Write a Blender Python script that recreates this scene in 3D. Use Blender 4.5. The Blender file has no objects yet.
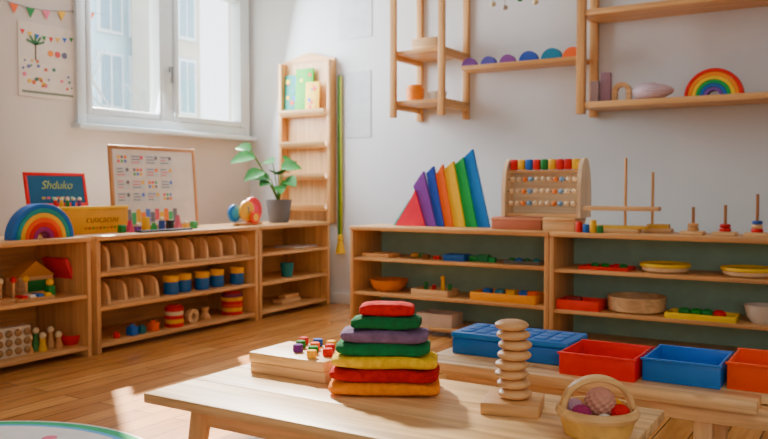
import bpy, bmesh, math, random
from mathutils import Vector, Matrix, Euler
random.seed(7)
SC=bpy.context.scene
COL=SC.collection
# ---------------- camera model ----------------
F=800.0; YAW=math.radians(31.5); PIT=math.atan(32.5/F); H=0.9
CAM=Vector((0,0,H))
ROT=Euler((math.pi/2-PIT,0,YAW),'XYZ').to_matrix()
def ray(px,py): return ROT@Vector(((px-384)/F,(219.5-py)/F,-1))
def atz(px,py,z):
    d=ray(px,py); return CAM+d*((z-H)/d.z)
def aty(px,py,y):
    d=ray(px,py); return CAM+d*(y/d.y)
def atx(px,py,x):
    d=ray(px,py); return CAM+d*(x/d.x)
# ---------------- materials ----------------
def lin(c):
    c=c/255.0
    return c/12.92 if c<=.04045 else ((c+.055)/1.055)**2.4
def rgb(r,g,b,sat=1.2):
    v=[lin(r),lin(g),lin(b)]; l=.3*v[0]+.59*v[1]+.11*v[2]
    return tuple(max(0,min(1,l+(x-l)*sat)) for x in v)+(1,)
MC={}
def P(r,g,b,rough=.5,sat=1.3,var=.06,scale=12,bump=0):
    k=('p',r,g,b,rough,sat,var,bump)
    if k in MC: return MC[k]
    m=bpy.data.materials.new('paint_%d_%d_%d'%(r,g,b)); m.use_nodes=True
    n=m.node_tree.nodes; L=m.node_tree.links; bs=n['Principled BSDF']
    bs.inputs['Roughness'].default_value=rough
    tc=n.new('ShaderNodeTexCoord'); no=n.new('ShaderNodeTexNoise'); no.inputs['Scale'].default_value=scale
    L.new(tc.outputs['Object'],no.inputs['Vector'])
    cr=n.new('ShaderNodeValToRGB'); c=rgb(r,g,b,sat)
    cr.color_ramp.elements[0].color=tuple(x*(1-var) for x in c[:3])+(1,)
    cr.color_ramp.elements[1].color=tuple(min(1,x*(1+var)) for x in c[:3])+(1,)
    cr.color_ramp.elements[0].position=.3; cr.color_ramp.elements[1].position=.7
    L.new(no.outputs['Fac'],cr.inputs['Fac']); L.new(cr.outputs['Color'],bs.inputs['Base Color'])
    if bump:
        n2=n.new('ShaderNodeTexNoise'); n2.inputs['Scale'].default_value=420; n2.inputs['Detail'].default_value=3; L.new(tc.outputs['Object'],n2.inputs['Vector'])
        bu=n.new('ShaderNodeBump'); bu.inputs['Strength'].default_value=bump; bu.inputs['Distance'].default_value=.002
        L.new(n2.outputs['Fac'],bu.inputs['Height']); L.new(bu.outputs['Normal'],bs.inputs['Normal'])
    MC[k]=m; return m
def W(r,g,b,axis='X',rough=.42,scale=1.0,contrast=.24,knots=False):
    k=('w',r,g,b,axis,rough,scale,knots)
    if k in MC: return MC[k]
    m=bpy.data.materials.new('wood_%d_%d_%d_%s'%(r,g,b,axis)); m.use_nodes=True
    n=m.node_tree.nodes; L=m.node_tree.links; bs=n['Principled BSDF']
    bs.inputs['Roughness'].default_value=rough
    tc=n.new('ShaderNodeTexCoord'); mp=n.new('ShaderNodeMapping')
    s={'X':(1.2,22,22),'Y':(22,1.2,22),'Z':(22,22,1.2)}[axis]
    mp.inputs['Scale'].default_value=tuple(x*scale for x in s)
    L.new(tc.outputs['Object'],mp.inputs['Vector'])
    no=n.new('ShaderNodeTexNoise'); no.inputs['Scale'].default_value=1.6; no.inputs['Detail'].default_value=5
    no.inputs['Distortion'].default_value=.8
    L.new(mp.outputs['Vector'],no.inputs['Vector'])
    cr=n.new('ShaderNodeValToRGB'); c=rgb(r,g,b,1.13)
    cr.color_ramp.elements[0].color=(c[0]*(1-contrast),c[1]*(1-contrast*1.25),c[2]*(1-contrast*1.5),1)
    cr.color_ramp.elements[1].color=(min(1,c[0]*1.08),min(1,c[1]*1.08),min(1,c[2]*1.08),1)
    cr.color_ramp.elements[0].position=.32; cr.color_ramp.elements[1].position=.62
    L.new(no.outputs['Fac'],cr.inputs['Fac'])
    out=cr.outputs['Color']
    if knots:
        mp2=n.new('ShaderNodeMapping'); mp2.inputs['Scale'].default_value=(3.2,7,7)
        L.new(tc.outputs['Object'],mp2.inputs['Vector'])
        vo=n.new('ShaderNodeTexVoronoi'); vo.inputs['Scale'].default_value=1.0
        L.new(mp2.outputs['Vector'],vo.inputs['Vector'])
        r2=n.new('ShaderNodeValToRGB'); r2.color_ramp.elements[0].position=.03; r2.color_ramp.elements[1].position=.11
        r2.color_ramp.elements[0].color=(.42,.24,.1,1); r2.color_ramp.elements[1].color=(1,1,1,1)
        L.new(vo.outputs['Distance'],r2.inputs['Fac'])
        mx=n.new('ShaderNodeMixRGB'); mx.blend_type='MULTIPLY'; mx.inputs['Fac'].default_value=.7
        L.new(out,mx.inputs['Color1']); L.new(r2.outputs['Color'],mx.inputs['Color2']); out=mx.outputs['Color']
    L.new(out,bs.inputs['Base Color'])
    bu=n.new('ShaderNodeBump'); bu.inputs['Strength'].default_value=.08; bu.inputs['Distance'].default_value=.004
    L.new(no.outputs['Fac'],bu.inputs['Height']); L.new(bu.outputs['Normal'],bs.inputs['Normal'])
    MC[k]=m; return m
BIR=(222,174,120); BIRL=(234,196,148)
wx=W(*BIR,'X'); wy=W(*BIR,'Y'); wz=W(*BIR,'Z')
lx_=W(*BIRL,'X'); lz_=W(*BIRL,'Z'); ly_=W(*BIRL,'Y')
TX=W(242,207,155,'X',knots=True,contrast=.32); TZ=W(236,200,148,'Z')
GREENB=P(158,204,184,.7,1.0)
RED=P(205,30,38); ORANGE=P(240,120,35); YEL=P(252,198,25); GRN=P(20,130,70); BLUE=P(20,105,190); NAVY=P(50,60,150)
PUR=P(110,75,160); PINK=P(225,130,150); WHITE=P(235,235,230); TEAL=P(30,140,150); LAV=P(190,165,200); CREAM=P(240,225,190)
GREY=P(120,122,125); BLACK=P(30,30,32)
# ---------------- builder ----------------
class B:
    def __init__(s): s.bm=bmesh.new(); s.mats=[]
    def add(s,t,m,M=None):
        if M is not None: bmesh.ops.transform(t,matrix=M,verts=t.verts)
        bmesh.ops.recalc_face_normals(t,faces=t.faces)
        if m not in s.mats: s.mats.append(m)
        i=s.mats.index(m)
        for f in t.faces: f.material_index=i
        me=bpy.data.meshes.new('t'); t.to_mesh(me); t.free(); s.bm.from_mesh(me); bpy.data.meshes.remove(me)
        return s
    def box(s,cx,cy,cz,sx,sy,sz,m,bev=.0,rot=(0,0,0),seg=2):
        t=bmesh.new(); bmesh.ops.create_cube(t,size=1)
        bmesh.ops.scale(t,vec=(sx,sy,sz),verts=t.verts)
        if bev>0: bmesh.ops.bevel(t,geom=t.edges[:],offset=min(bev,.45*min(sx,sy,sz)),segments=seg,affect='EDGES',profile=.5)
        return s.add(t,m,Matrix.Translation((cx,cy,cz))@Euler(rot).to_matrix().to_4x4())
    def b2(s,x0,x1,y0,y1,z0,z1,m,bev=0): 
        return s.box((x0+x1)/2,(y0+y1)/2,(z0+z1)/2,abs(x1-x0),abs(y1-y0),abs(z1-z0),m,bev)
    def cyl(s,x,y,z,r,h,m,r2=None,seg=24,rot=(0,0,0),bev=0):
        t=bmesh.new(); bmesh.ops.create_cone(t,cap_ends=True,segments=seg,radius1=r,radius2=r if r2 is None else r2,depth=h)
        bmesh.ops.translate(t,vec=(0,0,h/2),verts=t.verts)
        if bev>0:
            es=[e for e in t.edges if len(e.link_faces)==2 and any(len(f.verts)>4 for f in e.link_faces)]
            bmesh.ops.bevel(t,geom=es,offset=bev,segments=2,affect='EDGES',profile=.5)
        return s.add(t,m,Matrix.Translation((x,y,z))@Euler(rot).to_matrix().to_4x4())
    def sph(s,x,y,z,rx,ry,rz,m,seg=16,rot=(0,0,0)):
        t=bmesh.new(); bmesh.ops.create_uvsphere(t,u_segments=seg,v_segments=max(8,seg//2+2),radius=1)
        bmesh.ops.scale(t,vec=(rx,ry,rz),verts=t.verts)
        return s.add(t,m,Matrix.Translation((x,y,z))@Euler(rot).to_matrix().to_4x4())
    def lathe(s,prof,m,seg=32,loc=(0,0,0),rot=(0,0,0)):
        t=bmesh.new(); rings=[]
        for r,z in prof:
            if r<1e-6: rings.append([t.verts.new((0,0,z))])
            else: rings.append([t.verts.new((r*math.cos(2*math.pi*i/seg),r*math.sin(2*math.pi*i/seg),z)) for i in range(seg)])
        for a,b in zip(rings,rings[1:]):
            for i in range(seg):
                j=(i+1)%seg
                if len(a)==1 and len(b)>1: t.faces.new((a[0],b[i],b[j]))
                elif len(b)==1 and len(a)>1: t.faces.new((a[i],a[j],b[0]))
                elif len(a)>1: t.faces.new((a[i],a[j],b[j],b[i]))
        return s.add(t,m,Matrix.Translation(loc)@Euler(rot).to_matrix().to_4x4())
    def prism(s,pts,th,m,loc=(0,0,0),rot=(0,0,0),bev=0):
        t=bmesh.new(); v=[t.verts.new((x,-th/2,z)) for x,z in pts]; f=t.faces.new(v)
        r=bmesh.ops.extrude_face_region(t,geom=[f]); nv=[e for e in r['geom'] if isinstance(e,bmesh.types.BMVert)]
        bmesh.ops.translate(t,vec=(0,th,0),verts=nv)
        if bev>0: bmesh.ops.bevel(t,geom=t.edges[:],offset=bev,segments=1,affect='EDGES')
        return s.add(t,m,Matrix.Translation(loc)@Euler(rot).to_matrix().to_4x4())
    def arch(s,r0,r1,th,m,a0=0,a1=math.pi,seg=28,loc=(0,0,0),rot=(0,0,0),bev=0):
        pts=[(r1*math.cos(a0+(a1-a0)*i/seg),r1*math.sin(a0+(a1-a0)*i/seg)) for i in range(seg+1)]
        if r0>0: pts+=[(r0*math.cos(a1+(a0-a1)*i/seg),r0*math.sin(a1+(a0-a1)*i/seg)) for i in range(seg+1)]
        return s.prism(pts,th,m,loc,rot,bev)
    def tube(s,path,r,m,seg=10,closed=False):
        t=bmesh.new(); P_=[Vector(p) for p in path]; n=len(P_); rings=[]
        up=Vector((0,0,1))
        for i,p in enumerate(P_):
            if closed: d=P_[(i+1)%n]-P_[i-1]
            else: d=P_[min(i+1,n-1)]-P_[max(i-1,0)]
            d.normalize(); a=d.cross(up)
            if a.length<.05: a=d.cross(Vector((0,1,0)))
            a.normalize(); b=d.cross(a)
            rr=r[i] if isinstance(r,(list,tuple)) else r
            rings.append([t.verts.new(p+a*rr*math.cos(2*math.pi*k/seg)+b*rr*math.sin(2*math.pi*k/seg)) for k in range(seg)])
        for i in range(n if closed else n-1):
            a=rings[i]; b=rings[(i+1)%n]
            for k in range(seg):
                l=(k+1)%seg; t.faces.new((a[k],a[l],b[l],b[k]))
        if not closed: t.faces.new(rings[0]); t.faces.new(rings[-1])
        return s.add(t,m)
    def text(s,txt,size,m,loc,rot,ext=.0008,shear=0,off=.012):
        cu=bpy.data.curves.new('txt','FONT'); cu.body=txt; cu.size=size; cu.extrude=ext; cu.align_x='CENTER'; cu.align_y='CENTER'; cu.shear=shear; cu.offset=-size*off
        o=bpy.data.objects.new('txt',cu); COL.objects.link(o); bpy.context.view_layer.update()
        me=bpy.data.meshes.new_from_object(o.evaluated_get(bpy.context.evaluated_depsgraph_get()))
        t=bmesh.new(); t.from_mesh(me); bpy.data.objects.remove(o); bpy.data.meshes.remove(me)
        return s.add(t,m,Matrix.Translation(loc)@Euler(rot).to_matrix().to_4x4())
    def done(s,name,parent=None,loc=(0,0,0),rot=(0,0,0),label=None,cat=None,group=None,kind=None):
        me=bpy.data.meshes.new(name); s.bm.to_mesh(me); s.bm.free()
        for m in s.mats: me.materials.append(m)
        me.shade_smooth(); me.set_sharp_from_angle(angle=math.radians(38))
        o=bpy.data.objects.new(name,me); COL.objects.link(o); o.location=loc; o.rotation_euler=rot
        if parent: o.parent=parent
        if label: o['label']=label
        if cat: o['category']=cat
        if group: o['group']=group
        if kind: o['kind']=kind
        return o
def E(name,label,cat,loc,rz=0,group=None,kind=None,rot=None):
    o=bpy.data.objects.new(name,None); o.empty_display_size=.05; COL.objects.link(o); o.location=loc
    o.rotation_euler=rot if rot else (0,0,rz)
    if label: o['label']=label
    if cat: o['category']=cat
    if group: o['group']=group
    if kind: o['kind']=kind
    return o
# ---------------- room ----------------
XL=-4.417; YB=5.08; ZC=2.75; XR=3.2; YF=-2.5
def wallmat(name,c1,c2):
    m=bpy.data.materials.new(name); m.use_nodes=True; n=m.node_tree.nodes; L=m.node_tree.links; bs=n['Principled BSDF']
    bs.inputs['Roughness'].default_value=.85
    tc=n.new('ShaderNodeTexCoord'); no=n.new('ShaderNodeTexNoise'); no.inputs['Scale'].default_value=1.3; no.inputs['Detail'].default_value=4
    L.new(tc.outputs['Object'],no.inputs['Vector']); cr=n.new('ShaderNodeValToRGB')
    cr.color_ramp.elements[0].color=c1; cr.color_ramp.elements[1].color=c2; cr.color_ramp.elements[0].position=.35; cr.color_ramp.elements[1].position=.65
    L.new(no.outputs['Fac'],cr.inputs['Fac']); L.new(cr.outputs['Color'],bs.inputs['Base Color'])
    n2=n.new('ShaderNodeTexNoise'); n2.inputs['Scale'].default_value=60; L.new(tc.outputs['Object'],n2.inputs['Vector'])
    bu=n.new('ShaderNodeBump'); bu.inputs['Strength'].default_value=.05; L.new(n2.outputs['Fac'],bu.inputs['Height']); L.new(bu.outputs['Normal'],bs.inputs['Normal'])
    return m
WB=wallmat('wall_paint_cool',rgb(218,221,224,1),rgb(226,229,231,1))
WL=wallmat('wall_paint_warm',rgb(214,203,192,1),rgb(220,209,199,1))
WI=wallmat('wall_paint_plain',rgb(210,202,190,1),rgb(216,208,198,1))
def floormat():
    m=bpy.data.materials.new('oak_planks'); m.use_nodes=True; n=m.node_tree.nodes; L=m.node_tree.links; bs=n['Principled BSDF']
    tc=n.new('ShaderNodeTexCoord'); mp=n.new('ShaderNodeMapping'); mp.inputs['Rotation'].default_value=(0,0,math.pi/2)
    L.new(tc.outputs['Object'],mp.inputs['Vector'])
    br=n.new('ShaderNodeTexBrick'); br.inputs['Scale'].default_value=1; br.inputs['Brick Width'].default_value=1.1; br.inputs['Row Height'].default_value=.11
    br.inputs['Mortar Size'].default_value=.003; br.inputs['Mortar Smooth'].default_value=.3
    br.inputs['Color1'].default_value=rgb(206,148,92,1.12); br.inputs['Color2'].default_value=rgb(166,112,66,1.12); br.inputs['Mortar'].default_value=rgb(80,50,28)
    L.new(mp.outputs['Vector'],br.inputs['Vector'])
    m2=n.new('ShaderNodeMapping'); m2.inputs['Scale'].default_value=(26,1.6,1); L.new(tc.outputs['Object'],m2.inputs['Vector'])
    no=n.new('ShaderNodeTexNoise'); no.inputs['Scale'].default_value=1.5; no.inputs['Detail'].default_value=6; L.new(m2.outputs['Vector'],no.inputs['Vector'])
    cr=n.new('ShaderNodeValToRGB'); cr.color_ramp.elements[0].color=(.72,.64,.56,1); cr.color_ramp.elements[1].color=(1.1,1.1,1.1,1)
    cr.color_ramp.elements[0].position=.3; cr.color_ramp.elements[1].position=.7
    L.new(no.outputs['Fac'],cr.inputs['Fac']); mx=n.new('ShaderNodeMixRGB'); mx.blend_type='MULTIPLY'; mx.inputs['Fac'].default_value=1
    L.new(br.outputs['Color'],mx.inputs['Color1']); L.new(cr.outputs['Color'],mx.inputs['Color2']); L.new(mx.outputs['Color'],bs.inputs['Base Color'])
    bs.inputs['Roughness'].default_value=.2
    return m
B().b2(XL-.2,XR,YF,YB+.2,-.1,0,floormat()).done('floor',kind='structure')
B().b2(XL-.2,XR,YB,YB+.2,0,ZC,WB).done('wall_back',kind='structure')
B().b2(XR,XR+.1,YF,YB+.2,0,ZC,WI).done('wall_right',kind='structure')
B().b2(XL-.2,XR+.1,YF-.1,YF,0,ZC,WI).done('wall_front',kind='structure')
B().b2(XL-.2,XR+.1,YF-.1,YB+.2,ZC,ZC+.1,wallmat('ceiling_paint',rgb(225,225,225,1),rgb(230,230,230,1))).done('ceiling',kind='structure')
wy0=atx(75,126,XL).y; wy1=YB-.03; wz0=1.31; wz1=2.5
b=B(); b.b2(XL-.2,XL,YF,wy0,0,ZC,WL); b.b2(XL-.2,XL,wy0,YB,0,wz0,WL); b.b2(XL-.2,XL,wy0,YB,wz1,ZC,WL); b.b2(XL-.2,XL,wy1,YB,wz0,wz1,WL)
b.done('wall_left',kind='structure')
B().b2(XL,XR,YB-.015,YB,0,.08,WHITE,.003).done('baseboard_back',kind='structure')
B().b2(XL,XL+.015,YF,YB-.015,0,.08,WHITE,.003).done('baseboard_left',kind='structure')
# window
FR=P(220,230,234,.4,1,.02)
gm=bpy.data.materials.new('window_glass'); gm.use_nodes=True; n=gm.node_tree.nodes; n.remove(n['Principled BSDF'])
tr=n.new('ShaderNodeBsdfTransparent'); gl=n.new('ShaderNodeBsdfGlossy'); gl.inputs['Roughness'].default_value=.03; mi=n.new('ShaderNodeMixShader'); mi.inputs[0].default_value=.05
gm.node_tree.links.new(tr.outputs[0],mi.inputs[1]); gm.node_tree.links.new(gl.outputs[0],mi.inputs[2]); gm.node_tree.links.new(mi.outputs[0],n['Material Output'].inputs[0])
win=E('window_1',None,None,(XL,wy0,wz0),kind='structure')
wl=wy1-wy0; wh=wz1-wz0
b=B(); t=.07
b.b2(-.1,.03,0,t,0,wh,FR,.006); b.b2(-.1,.03,wl-t,wl,0,wh,FR,.006); b.b2(-.1,.03,t,wl-t,0,t,FR,.006); b.b2(-.1,.03,t,wl-t,wh-t,wh,FR,.006)
mid=atx(166,60,XL).y-wy0
b.b2(-.1,.02,mid-.05,mid+.05,t,wh-t,FR,.006)
b.done('frame',win)
B().b2(-.1,.09,-.03,wl+.02,-.035,0,FR,.008).done('sill',win)
for a,c in ((t,mid-.05),(mid+.05,wl-t)):
    b=B(); q=.045
    b.b2(-.07,.035,a,a+q,t,wh-t,FR,.008); b.b2(-.07,.035,c-q,c,t,wh-t,FR,.008)
    b.b2(-.07,.035,a+q,c-q,t,t+q,FR,.008); b.b2(-.07,.035,a+q,c-q,wh-t-q,wh-t,FR,.008)
    s_=b.done('sash',win)
    B().b2(-.03,-.022,a+q,c-q,t+q,wh-t-q,gm).done('pane',win)
b=B(); b.b2(.035,.06,mid-.01,mid+.012,.42,.46,GREY,.004); b.b2(.05,.065,mid-.01,mid+.012,.34,.46,GREY,.004); b.done('handle',win)
# exterior
EX1=P(196,188,172,.8,1,.1,2); EX2=P(172,206,220,.8,1,.2,1); EXG=P(128,160,176,.3,1); EXT=P(210,222,228,.7,1)
def facade(name,label,x,y0,y1,h,m,wins,th=1.5):
    e=E(name,label,'building',(x,y0,-2))
    B().b2(-th,0,0,y1-y0,0,h+2,m).done('wall',e)
    for (a,c,z0,z1) in wins:
        z0+=2; z1+=2
        b=B(); b.b2(0,.06,a-.05,c+.05,z0-.05,z1+.05,EXT,.01); b.b2(.05,.07,a,(a+c)/2-.02,z0,z1,EXG); b.b2(.05,.07,(a+c)/2+.02,c,z0,z1,EXG); b.done('window',e)
facade('house_facade','tan house across the street with white windows',-9.5,9.0,9.72,5.0,EX1,[(.22,.52,2.1,2.9),(.22,.52,3.3,4.2)],.8)
facade('house_facade','light blue house across the street with balcony windows',-10.5,4.0,9.72,5.0,EX2,[(4.5,4.9,2.2,3.0),(5.15,5.5,2.2,3.0),(4.5,4.9,3.4,4.2),(5.15,5.5,3.4,4.2),(2.6,3.1,2.2,3.0)])
B().b2(-30,XL-.3,-10,30,-2.1,-2,P(170,165,155,.9)).done('ground',kind='structure')
random.seed(21); e=E('bare_tree','bare branching tree standing outside the window','tree',(-7.6,6.45,-2))
BK=P(165,172,172,.9,1); b=B(); b.tube([(0,0,0),(.02,.05,1.5),(0,0,3.6)],[.07,.05,.03],BK,10); b.done('trunk',e)
b=B()
def branch(p,d,L,r,k):
    q=p+d*L; b.tube([p,p.lerp(q,.5)+Vector((0,random.uniform(-.04,.04),.02)),q],[r,r*.8,r*.6],BK,6)
    if k>0:
        for _ in range(3):
            d2=(d+Vector((random.uniform(-.4,.4),random.uniform(-.8,.8),random.uniform(-.3,.5)))).normalized(); branch(q,d2,L*.68,r*.6,k-1)
for _ in range(6): branch(Vector((0,0,2.7+.18*_)),Vector((random.uniform(-.3,.3),random.choice([-1,1])*random.uniform(.2,.8),random.uniform(.5,1))).normalized(),.5,.02,3)
b.done('branches',e)
# ---------------- cabinets ----------------
def cabinet(label,loc,rz,Wd,D,Hh,shelves,backm,group,ov=.0):
    e=E('shelf_unit',label,'shelf',loc,rz,group)
    t=.026
    B().b2(0,t,0,D,0,Hh-t,wz,.003).done('side_panel',e)
    B().b2(Wd-t,Wd,0,D,0,Hh-t,wz,.003).done('side_panel',e)
    B().b2(0,Wd,-.008,D,Hh-t,Hh,wx,.004).done('top_board',e)
    B().b2(t,Wd-t,D-.014,D-.002,.03,Hh-t,backm).done('back_panel',e)
    for z in shelves: B().b2(t,Wd-t,.004,D-.014,z-.02,z,wx,.002).done('shelf',e)
    return e
XF=-3.54; D=.45; HL=.637
ya=[1.55,2.80]; yb=[2.835,4.15]; yc=[4.165,4.985]
G='low open shelf units along the walls'
cabinet('low birch shelf unit with wooden toys under the window wall',(XF,ya[0],0),math.pi/2,ya[1]-ya[0],D,HL,[.055,.33],wx,G)
cabinet('low birch shelf unit with divider racks and blue cups',(XF,yb[0],0),math.pi/2,yb[1]-yb[0],D,HL,[.05,.25,.435],wx,G)
cabinet('small birch shelf unit nearly empty beside the back wall',(XF,yc[0],0),math.pi/2,yc[1]-yc[0],D,HL,[.05,.245,.445],wx,G)
YR=4.24; HR=.652; x0=aty(350,300,YR).x; x1=aty(549,300,YR).x; x2=x1+(x1-x0); DR=.36
cabinet('long birch shelf unit with green back panel and bowls',(x0,YR,0),0,x1-x0-.004,DR,HR,[.05,.235,.455],GREENB,G)
cabinet('long birch shelf unit with green back panel and coloured trays',(x1,YR,0),0,x2-x1,DR,HR,[.05,.225,.45],GREENB,G)
def ly(px,d,py=235): return atx(px,py,XF-d).y
def rx(px,d,py=235): return aty(px,py,YR+d).x
R90=math.pi/2
# ---- top of left units
def rainbow(loc,rz,R,th,cols,label,group=None):
    e=E('rainbow_stacker',label,'toy',loc,rz,group); n=len(cols); w=R*.8/n
    for i,c in enumerate(cols):
        B().arch(R-(i+1)*w+.0012,R-i*w,th,c,bev=.002).done('arch',e)
    return e
r0,r1=ly(8,.1),ly(70,.1)
rainbow((XF-.1,(r0+r1)/2,HL),R90,(r1-r0)/2,.07,[P(30,110,190),P(40,150,150),P(245,195,40),P(235,110,40),P(200,35,50),P(150,60,120)],'wooden rainbow arch stacker on the shelf unit top')
# yellow crate
cy0,cy1=ly(44,.32),ly(117,.32)
e=E('storage_crate','yellow toy crate with lettering behind the rainbow','box',(XF-.22,(cy0+cy1)/2,HL),R90)
w=cy1-cy0; YC=P(236,180,40)
b=B(); b.b2(-w/2,w/2,0,.012,0,.15,YC,.004).b2(-w/2,w/2,.19,.202,0,.15,YC,.004).b2(-w/2,-w/2+.012,.012,.19,0,.15,YC,.003).b2(w/2-.012,w/2,.012,.19,0,.15,YC,.003).b2(-w/2,w/2,.01,.19,0,.012,YC)
b.b2(-w/2,w/2,-.006,.006,.135,.155,P(240,200,70),.004)
b.text('cuucacuu',.06,P(150,100,45),(w*.12,-.003,.08),(R90,0,0),shear=.15,off=.014)
for k in range(9): b.b2(w*-.12+k*.025,w*-.12+.015+k*.025,-.003,.0,.025,.037,[P(200,130,50),P(180,90,60),P(120,140,60)][k%3])
b.done('body',e)
b=B(); b.b2(-w/2+.014,w/2-.014,.014,.188,.10,.152,P(225,190,90),.01); b.done('lid',e)
# sign
s0,s1=ly(25,.33),ly(86,.33); sw=s1-s0
e=E('message_board','blue chalk sign with red frame and pale script','sign',(XF-.30,(s0+s1)/2,HL+.1565),rot=(math.radians(-10),0,R90))
b=B(); t=.018; hh=.19; FRR=P(230,62,66)
b.b2(-sw/2,sw/2,0,.014,0,t,FRR,.003).b2(-sw/2,sw/2,0,.014,hh-t,hh,FRR,.003).b2(-sw/2,-sw/2+t,0,.014,t,hh-t,FRR,.003).b2(sw/2-t,sw/2,0,.014,t,hh-t,FRR,.003); b.done('frame',e)
b=B(); b.b2(-sw/2+t,sw/2-t,.004,.012,t,hh-t,P(25,100,140)); b.text('Shduko',.066,P(215,230,140),(0,.003,hh*.62),(R90,0,0),shear=.35,off=.012)
for k in range(7): b.b2(-.10+k*.03,-.08+k*.03,.002,.004,hh*.22,hh*.22+.012,[P(220,200,120),PINK,P(150,210,190),P(230,120,60)][k%4])
b.done('panel',e)
for i,(px,c) in enumerate([(56,RED),(62,YEL),(68,GRN),(74,BLUE),(80,P(120,60,120))]):
    B().cyl(0,0,0,.012,.035,c,.009).sph(0,0,.04,.011,.011,.011,CREAM,10).done('stacking_peg',None,(XF-.245,ly(px,.245),HL+.1552),label='small painted peg on the yellow crate',cat='toy',group='pegs on the yellow crate')
# framed board
f0,f1=ly(112,.38),ly(197,.38); fw=f1-f0; fh=.52
FB=W(200,150,106,'X'); FBz=W(200,150,106,'Z')
e=E('framed_board','wood framed activity chart with coloured dots and patches','poster',(XF-.36,(f0+f1)/2,HL),rot=(math.radians(-4),0,R90))
b=B(); t=.022
b.b2(-fw/2,fw/2,0,.02,0,t,FB,.003).b2(-fw/2,fw/2,0,.02,fh-t,fh,FB,.003).b2(-fw/2,-fw/2+t,0,.02,t,fh-t,FBz,.003).b2(fw/2-t,fw/2,0,.02,t,fh-t,FBz,.003); b.done('frame',e)
b=B(); b.b2(-fw/2+t,fw/2-t,.006,.018,t,fh-t,P(232,228,222,.6,1))
cs=[P(225,110,125),P(100,180,125),P(100,130,205),P(245,195,80),P(120,120,130),P(240,140,80)]
random.seed(3)
for c in range(4):
    for r in range(4):
        x=-fw/2+.045+c*.118; z=.17+r*.078
        if (c+r)%4==3:
            for q_ in range(6): b.b2(x+.015+(q_%3)*.026,x+.033+(q_%3)*.026,.0044,.006,z+.01+(q_//3)*.026,z+.028+(q_//3)*.026,cs[(q_+c)%6])
            continue
        b.b2(x,x+.1,.0052,.006,z,z+.062,P(214,220,222,.6,1))
        for l in range(3): b.b2(x+.008,x+random.uniform(.045,.075),.0044,.0052,z+.011+l*.018,z+.017+l*.018,random.choice([cs[4],cs[4],P(120,130,165),cs[0]]))
        b.cyl(x+.085,.0055,z+.045,.012,.002,random.choice(cs),rot=(R90,0,0),seg=12)
for c in range(13): b.b2(-fw/2+.032+c*.038,-fw/2+.066+c*.038,.0045,.006,.03+.012*(c%3),.125-.02*(c%2),cs[(c*2+c//3)%6])
b.done('chart',e)
# blocks along board
cols=[GRN,P(220,90,130),PUR,YEL,P(60,150,90),P(70,90,170),BLACK,P(225,130,150),YEL,P(90,170,120)]
for i,px in enumerate(range(122,198,8)):
    hgt=[.045,.07,.05,.085,.05,.1,.06,.09,.05,.045][i]
    b=B()
    if i%3==1: b.prism([(-.022,0),(.022,0),(0,hgt)],.03,cols[i],bev=.001)
    elif i%3==2: b.cyl(0,0,0,.02,hgt*.6,cols[i],seg=16); b.sph(0,0,hgt*.6+.008,.015,.015,.015,CREAM,10)
    else: b.box(0,0,hgt/2,.036,.035,hgt,cols[i],.003)
    b.done('toy_block',None,(XF-.15,ly(px,.15),HL),(0,0,R90),label='small painted block in front of the framed chart',cat='toy',group='blocks in front of the framed chart')
b=B(); b.b2(-.2,.2,-.03,.03,0,.012,BLACK,.003)
b.done('flat_ledge_tray',None,(XF-.06,ly(165,.06),HL),(0,0,R90),label='dark narrow tray on the shelf unit top',cat='tray')
# wheel toy
c0=ly(247,.15)
e=E('number_toy','round wooden wheel toy with red, yellow and blue discs','toy',(XF-.15,c0,HL),R90)
B().b2(-.11,.13,-.03,.03,.0,.018,wx,.004).done('base',e)
for (x,y,z,r,c,tx,ci) in [(.07,.02,.10,.092,P(215,40,70),None,P(235,80,110)),(-.03,-.016,.10,.07,P(250,190,30),'3',P(250,205,60)),(-.115,.02,.085,.06,P(30,120,195),None,P(90,170,220)),(.02,-.045,.055,.045,P(230,90,50),None,P(250,200,80))]:
    b=B(); b.cyl(x,y,z,r,.02,c,rot=(R90,0,0),seg=32,bev=.003)
    b.cyl(x,y-.02,z,r*.55,.002,ci,rot=(R90,0,0),seg=24)
    if tx: b.text(tx,r*1.0,P(60,110,170),(x,y-.023,z),(R90,0,0))
    b.done('disc',e)
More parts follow.
